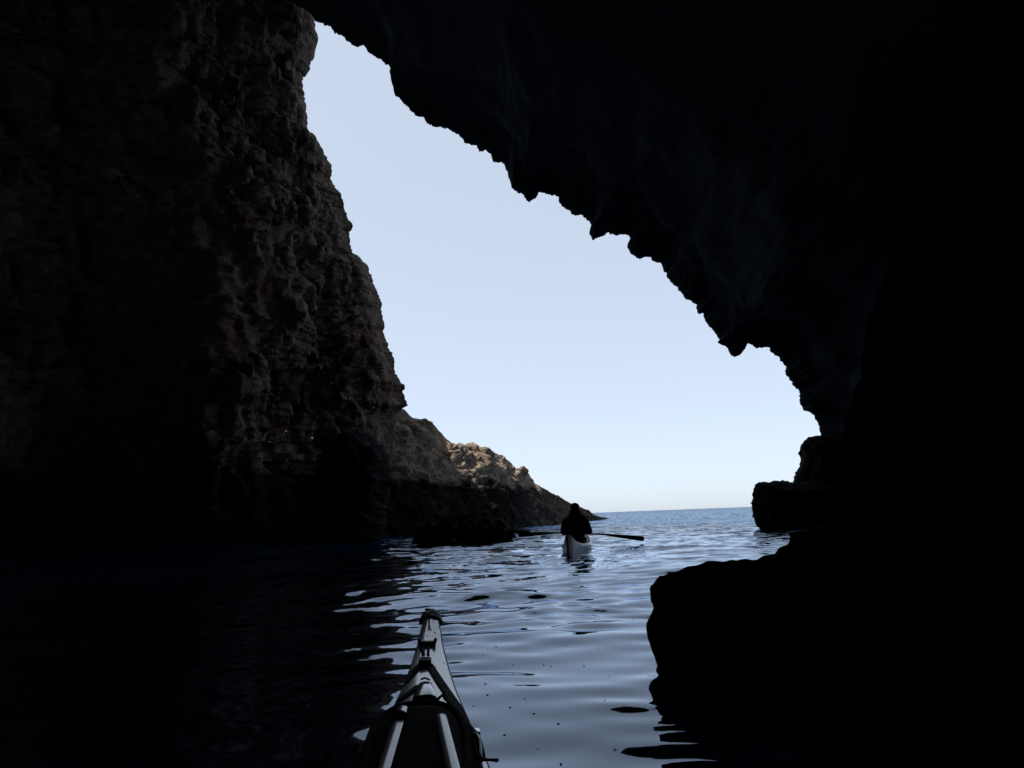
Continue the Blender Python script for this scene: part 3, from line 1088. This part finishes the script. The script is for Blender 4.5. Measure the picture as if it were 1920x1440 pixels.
F = [(0, 1 + k, 1 + (k + 1) % 40) for k in range(40)]
link_mesh('spray_deck', V, F, M['jacket'], K2)
# round aft hatch, lines and a pale bag strapped behind the seat
hp = [Vector((.10 * math.cos(a), -1.15 + .10 * math.sin(a), dh2(.05, -1.15) + .012)) for a in np.linspace(0, 2 * math.pi, 25)]
V = [(0, -1.15, dh2(0, -1.15) + .02)] + [tuple(v) for v in hp[:-1]]
link_mesh('hatch_lid', V, [(0, 1 + k, 1 + (k + 1) % 24) for k in range(24)], M['blackgloss'], K2)
for s in (-1, 1):
    tube(bez([(s * .03, -2.1, dh2(.03, -2.1) + .01), (s * .12, -1.4, dh2(.12, -1.4) + .01), (s * .2, -.7, dh2(.2, -.7) + .012)], 14), .006, M['cord'], 'deck_line', K2)
# small wrapped white bottle bags on the side behind the seat
bag = rbox('deck_bag', (.215, -.50, .215), (.085, .26, .085), M['hullgrey'], K2, .35)
rbox('bag_strap', (.215, -.50, .222), (.092, .03, .088), M['cord'], bag, .2)

# ---- the person
PS = empty('person', SEAT, yaw2)
PZ = 1.09
PS.scale = (1.02, 1.0, PZ)
tag(PS, 'person in dark jacket, vest and cap paddling away, seen from behind', 'person')


def skin_mesh(name, nodes, edges, mat, parent, sub=2, root=0):
    me = bpy.data.meshes.new(name)
    me.from_pydata([n[0] for n in nodes], edges, [])
    o = bpy.data.objects.new(name, me)
    COL.objects.link(o)
    sk = o.modifiers.new('skin', 'SKIN')
    sk.use_smooth_shade = True
    sk.branch_smoothing = .6
    for i, nd in enumerate(nodes):
        r = nd[1]
        me.skin_vertices[0].data[i].radius = r if isinstance(r, tuple) else (r, r)
        me.skin_vertices[0].data[i].use_root = (i == root)
    ss = o.modifiers.new('sub', 'SUBSURF')
    ss.levels = sub
    ss.render_levels = sub
    me.materials.append(mat)
    dg = bpy.context.evaluated_depsgraph_get()
    me2 = bpy.data.meshes.new_from_object(o.evaluated_get(dg))
    o.modifiers.clear()
    o.data = me2
    o.parent = parent
    return o


# joints (kayak frame: +y forward, seat at z .12); paddle shaft held low in front
sh = .63
HX, HY, HZ = .30, .40, .345
body_nodes = [((0, -.02, .20), (.165, .12)), ((0, -.05, .34), (.150, .11)), ((0, -.06, .50), (.165, .115)), ((0, -.05, .60), (.135, .09)), ((0, -.03, .665), (.062, .062)), ((0, -.015, .72), (.055, .058)),
              ((0, .00, .79), (.076, .092)), ((0, .005, .85), (.074, .09)), ((0, .0, .895), (.05, .06)),
              ((.10, -.05, .60), .085), ((.20, -.04, .575), .068), ((.275, .03, .42), .054), ((.285, .17, .36), .045), ((HX - .01, .33, .345), .034),
              ((-.10, -.05, .60), .085), ((-.20, -.04, .575), .068), ((-.275, .03, .42), .054), ((-.285, .17, .36), .045), ((-HX + .01, .33, .345), .034),
              ((.10, .22, .20), .085), ((.13, .52, .24), .07), ((.12, .85, .14), .05), ((-.10, .22, .20), .085), ((-.13, .52, .24), .07), ((-.12, .85, .14), .05)]
body_edges = [(0, 1), (1, 2), (2, 3), (3, 4), (4, 5), (5, 6), (6, 7), (7, 8), (3, 9), (9, 10), (10, 11), (11, 12), (12, 13), (3, 14), (14, 15), (15, 16), (16, 17), (17, 18), (0, 19), (19, 20), (20, 21), (0, 22), (22, 23), (23, 24)]
HS = 1.0
bodyo = skin_mesh('body', body_nodes, body_edges, M['skin'], PS)
# jacket: torso and sleeves, a little larger than the body
jn = [((0, -.03, .20), (.225, .15)), ((0, -.06, .38), (.225, .15)), ((0, -.06, .52), (.20, .14)), ((0, -.05, .65), (.165, .12)), ((0, -.03, .735), (.098, .095)),
      ((.12, -.05, .635), .100), ((.205, -.03, .56), .098), ((.272, .02, .34), .092), ((.285, .16, .345), .066), ((HX - .01, .31, .345), .044),
      ((-.12, -.05, .635), .100), ((-.205, -.03, .56), .098), ((-.272, .02, .34), .092), ((-.285, .16, .345), .066), ((-HX + .01, .31, .345), .044)]
je = [(0, 1), (1, 2), (2, 3), (3, 4), (3, 5), (5, 6), (6, 7), (7, 8), (8, 9), (3, 10), (10, 11), (11, 12), (12, 13), (13, 14)]
skin_mesh('jacket', jn, je, M['jacket'], PS, 2, 0)
# buoyancy vest: two padded panels with shoulder straps
vest = skin_mesh('vest', [((0, -.05, .30), (.205, .165)), ((0, -.07, .42), (.205, .17)), ((0, -.07, .53), (.20, .165)), ((0, -.055, .61), (.155, .125)), ((0, -.05, .645), (.11, .10))],
                 [(0, 1), (1, 2), (2, 3), (3, 4)], M['pfd'], PS, 2, 0)
rbox('reflective_patch', (-.150, -.175, .63), (.085, .012, .040), M['reflect'], vest, .3, Matrix.Rotation(R(-50), 3, 'X') @ Matrix.Rotation(R(10), 3, 'Y'))
rbox('vest_strap', (0, -.215, .40), (.30, .012, .028), M['cord'], vest, .3)


def ell(name, c, r, mat, parent, cut=None, seg=24, rings=14):
    V, F = [], []
    for i in range(rings + 1):
        ph = math.pi * i / rings
        for k in range(seg):
            t = 2 * math.pi * k / seg
            p = Vector((c[0] + r[0] * math.sin(ph) * math.cos(t), c[1] + r[1] * math.sin(ph) * math.sin(t), c[2] + r[2] * math.cos(ph)))
            if cut is not None and p.z < cut: p.z = cut
            V.append(p)
    for i in range(rings):
        for k in range(seg):
            F.append((i * seg + k, (i + 1) * seg + k, (i + 1) * seg + (k + 1) % seg, i * seg + (k + 1) % seg))
    return link_mesh(name, V, F, mat, parent)


ell('hood', (0, -.06, .745), (.125, .11, .075), M['jacket'], PS)
ell('hair', (0, -.008, .835), (.086, .100, .088), M['hair'], PS, .765)
capo = ell('cap', (0, .0, .845), (.104, .118, .088), M['jacket'], PS, .815)
link_mesh('cap_peak', [(.07, .09, .85), (.05, .155, .842), (0, .18, .84), (-.05, .155, .842), (-.07, .09, .85), (.07, .09, .857), (.05, .155, .849), (0, .18, .847), (-.05, .155, .849), (-.07, .09, .857)],
          [(0, 1, 2, 3, 4), (5, 9, 8, 7, 6), (0, 5, 6, 1), (1, 6, 7, 2), (2, 7, 8, 3), (3, 8, 9, 4), (4, 9, 5, 0)], M['jacket'], capo)
# face: nose, ears, eyes and mouth
tube([(0, .088, .80), (0, .108, .782), (0, .104, .772)], [.008, .013, .010], M['skin'], 'nose', PS, 8)
for s in (-1, 1):
    ell('ear', (s * .080, .0, .79), (.012, .02, .03), M['skin'], PS, None, 10, 8)
    ell('eye', (s * .03, .082, .805), (.011, .009, .008), M['black'], PS, None, 10, 8)
ell('mouth', (0, .088, .752), (.022, .008, .005), M['hair'], PS, None, 10, 6)
# hands: palm and five curled fingers each, closed round the shaft at (x, HY, HZ)
for s in (-1, 1):
    hx = s * HX
    nodes = [((hx, HY - .085, HZ + .004), .026), ((hx, HY - .045, HZ + .018), (.036, .020)), ((hx, HY - .012, HZ + .030), (.036, .016))]
    eds = [(0, 1), (1, 2)]
    for f in range(4):
        fx = hx + (-.030 + .020 * f)
        ln = (.9, 1.0, .96, .8)[f]
        b0 = len(nodes)
        nodes += [((fx, HY + .010 * ln, HZ + .030), .0092), ((fx, HY + .030 * ln, HZ + .012), .0088), ((fx, HY + .024 * ln, HZ - .014), .0082), ((fx, HY + .002, HZ - .025 * ln), .0075)]
        eds += [(2, b0), (b0, b0 + 1), (b0 + 1, b0 + 2), (b0 + 2, b0 + 3)]
    b0 = len(nodes)
    nodes += [((hx - s * .036, HY - .040, HZ + .002), .0115), ((hx - s * .040, HY - .022, HZ - .016), .0100), ((hx - s * .030, HY - .004, HZ - .026), .0090)]
    eds += [(1, b0), (b0, b0 + 1), (b0 + 1, b0 + 2)]
    skin_mesh('hand', nodes, eds, M['skin'], PS, 1, 0)

# ---- the paddle in the person's hands: long narrow wooden blades
PD = empty('long_paddle', SEAT + Matrix.Rotation(yaw2, 3, 'Z') @ Vector((0, HY, HZ * PZ)), yaw2)
tag(PD, 'dark narrow-bladed paddle held level across the boat by the person', 'paddle')
c_w = PD.location
pl = at_y(972, 1003, c_w.y + .10)
pr_ = at_y(1208, 1010.5, c_w.y - .10)
Rinv = Matrix.Rotation(-yaw2, 3, 'Z')
pl, pr_ = Rinv @ (pl - c_w), Rinv @ (pr_ - c_w)
print('PADDLE', pl, pr_, (pl - pr_).length, 'SEAT', SEAT)


def pad_seg(name, a, b, prof, mat):
    a, b = Vector(a), Vector(b)
    d = (b - a).normalized()
    u = Vector((0, 0, 1)); u = (u - d * u.dot(d)).normalized()
    s = d.cross(u)
    V, F = [], []
    for f, wz, ty in prof:
        c = a.lerp(b, f)
        for k in range(12):
            t = 2 * math.pi * k / 12
            V.append(c + u * wz * math.sin(t) + s * ty * math.cos(t))
    m = len(prof)
    for i in range(m - 1):
        for k in range(12):
            F.append((i * 12 + k, i * 12 + (k + 1) % 12, (i + 1) * 12 + (k + 1) % 12, (i + 1) * 12 + k))
    F += [tuple(range(12))[::-1], tuple((m - 1) * 12 + k for k in range(12))]
    return link_mesh(name, V, F, mat, PD)


gl, gr = pl.lerp(Vector((0, 0, 0)), .62), pr_.lerp(Vector((0, 0, 0)), .62)
pad_seg('shaft', gl, gr, [(0, .020, .018), (.5, .018, .018), (1, .020, .018)], M['paddle'])
bp_ = [(0, .020, .018), (.25, .032, .015), (.6, .045, .011), (.9, .054, .008), (.97, .053, .007), (.99, .043, .006), (1.0, .022, .004)]
pad_seg('blade', gl, pl, bp_, M['paddle'])
pad_seg('blade', gr, pr_, bp_, M['paddle'])

# ------------------------------------------------------------------ leaf scraps floating on the water
scraps = [(961,1246),(1019,1247),(888,1323),(956,1326),(1033,1249),(910,1282),(984,1310),(1047,1357),(1134,1313),(1052,1433),(1095,1249),(1062,1210),(1153,1405),(1001,1338),(930,1213),
          (914,1303),(1075,1187),(1122,1218),(905,1228),(1101,1110),(1060,1117),(1186,1160),(1142,1268),(1008,1404),(1170,1330),(946,1378)]
rs = random.Random(3)
first = None
for i, (px, py) in enumerate(scraps):
    p = at_z(px, py, .0)
    for _ in range(6):
        p = at_z(px, py, sea_level(p.x, p.y) + .001)
    if first is None:
        V, F = [], []
        for k in range(8):
            a = 2 * math.pi * k / 8
            V.append((.011 * math.cos(a), .006 * math.sin(a) + .0015 * math.sin(3 * a), .001))
        V += [(0, 0, .004), (0, 0, -.002)]
        for k in range(8):
            F += [(k, (k + 1) % 8, 8), ((k + 1) % 8, k, 9)]
        o = link_mesh('leaf_scrap', V, F, M['leaf'])
        first = o
    else:
        o = first.copy()
        COL.objects.link(o)
    s = rs.uniform(.35, .85)
    o.location = p
    o.rotation_euler = (rs.uniform(-.2, .2), rs.uniform(-.2, .2), rs.uniform(0, 6))
    o.scale = (s, s, s)
    tag(o, 'tiny dark leaf scrap floating on the pale water right of the near kayak', 'leaf scrap', 'leaf scraps on the water')
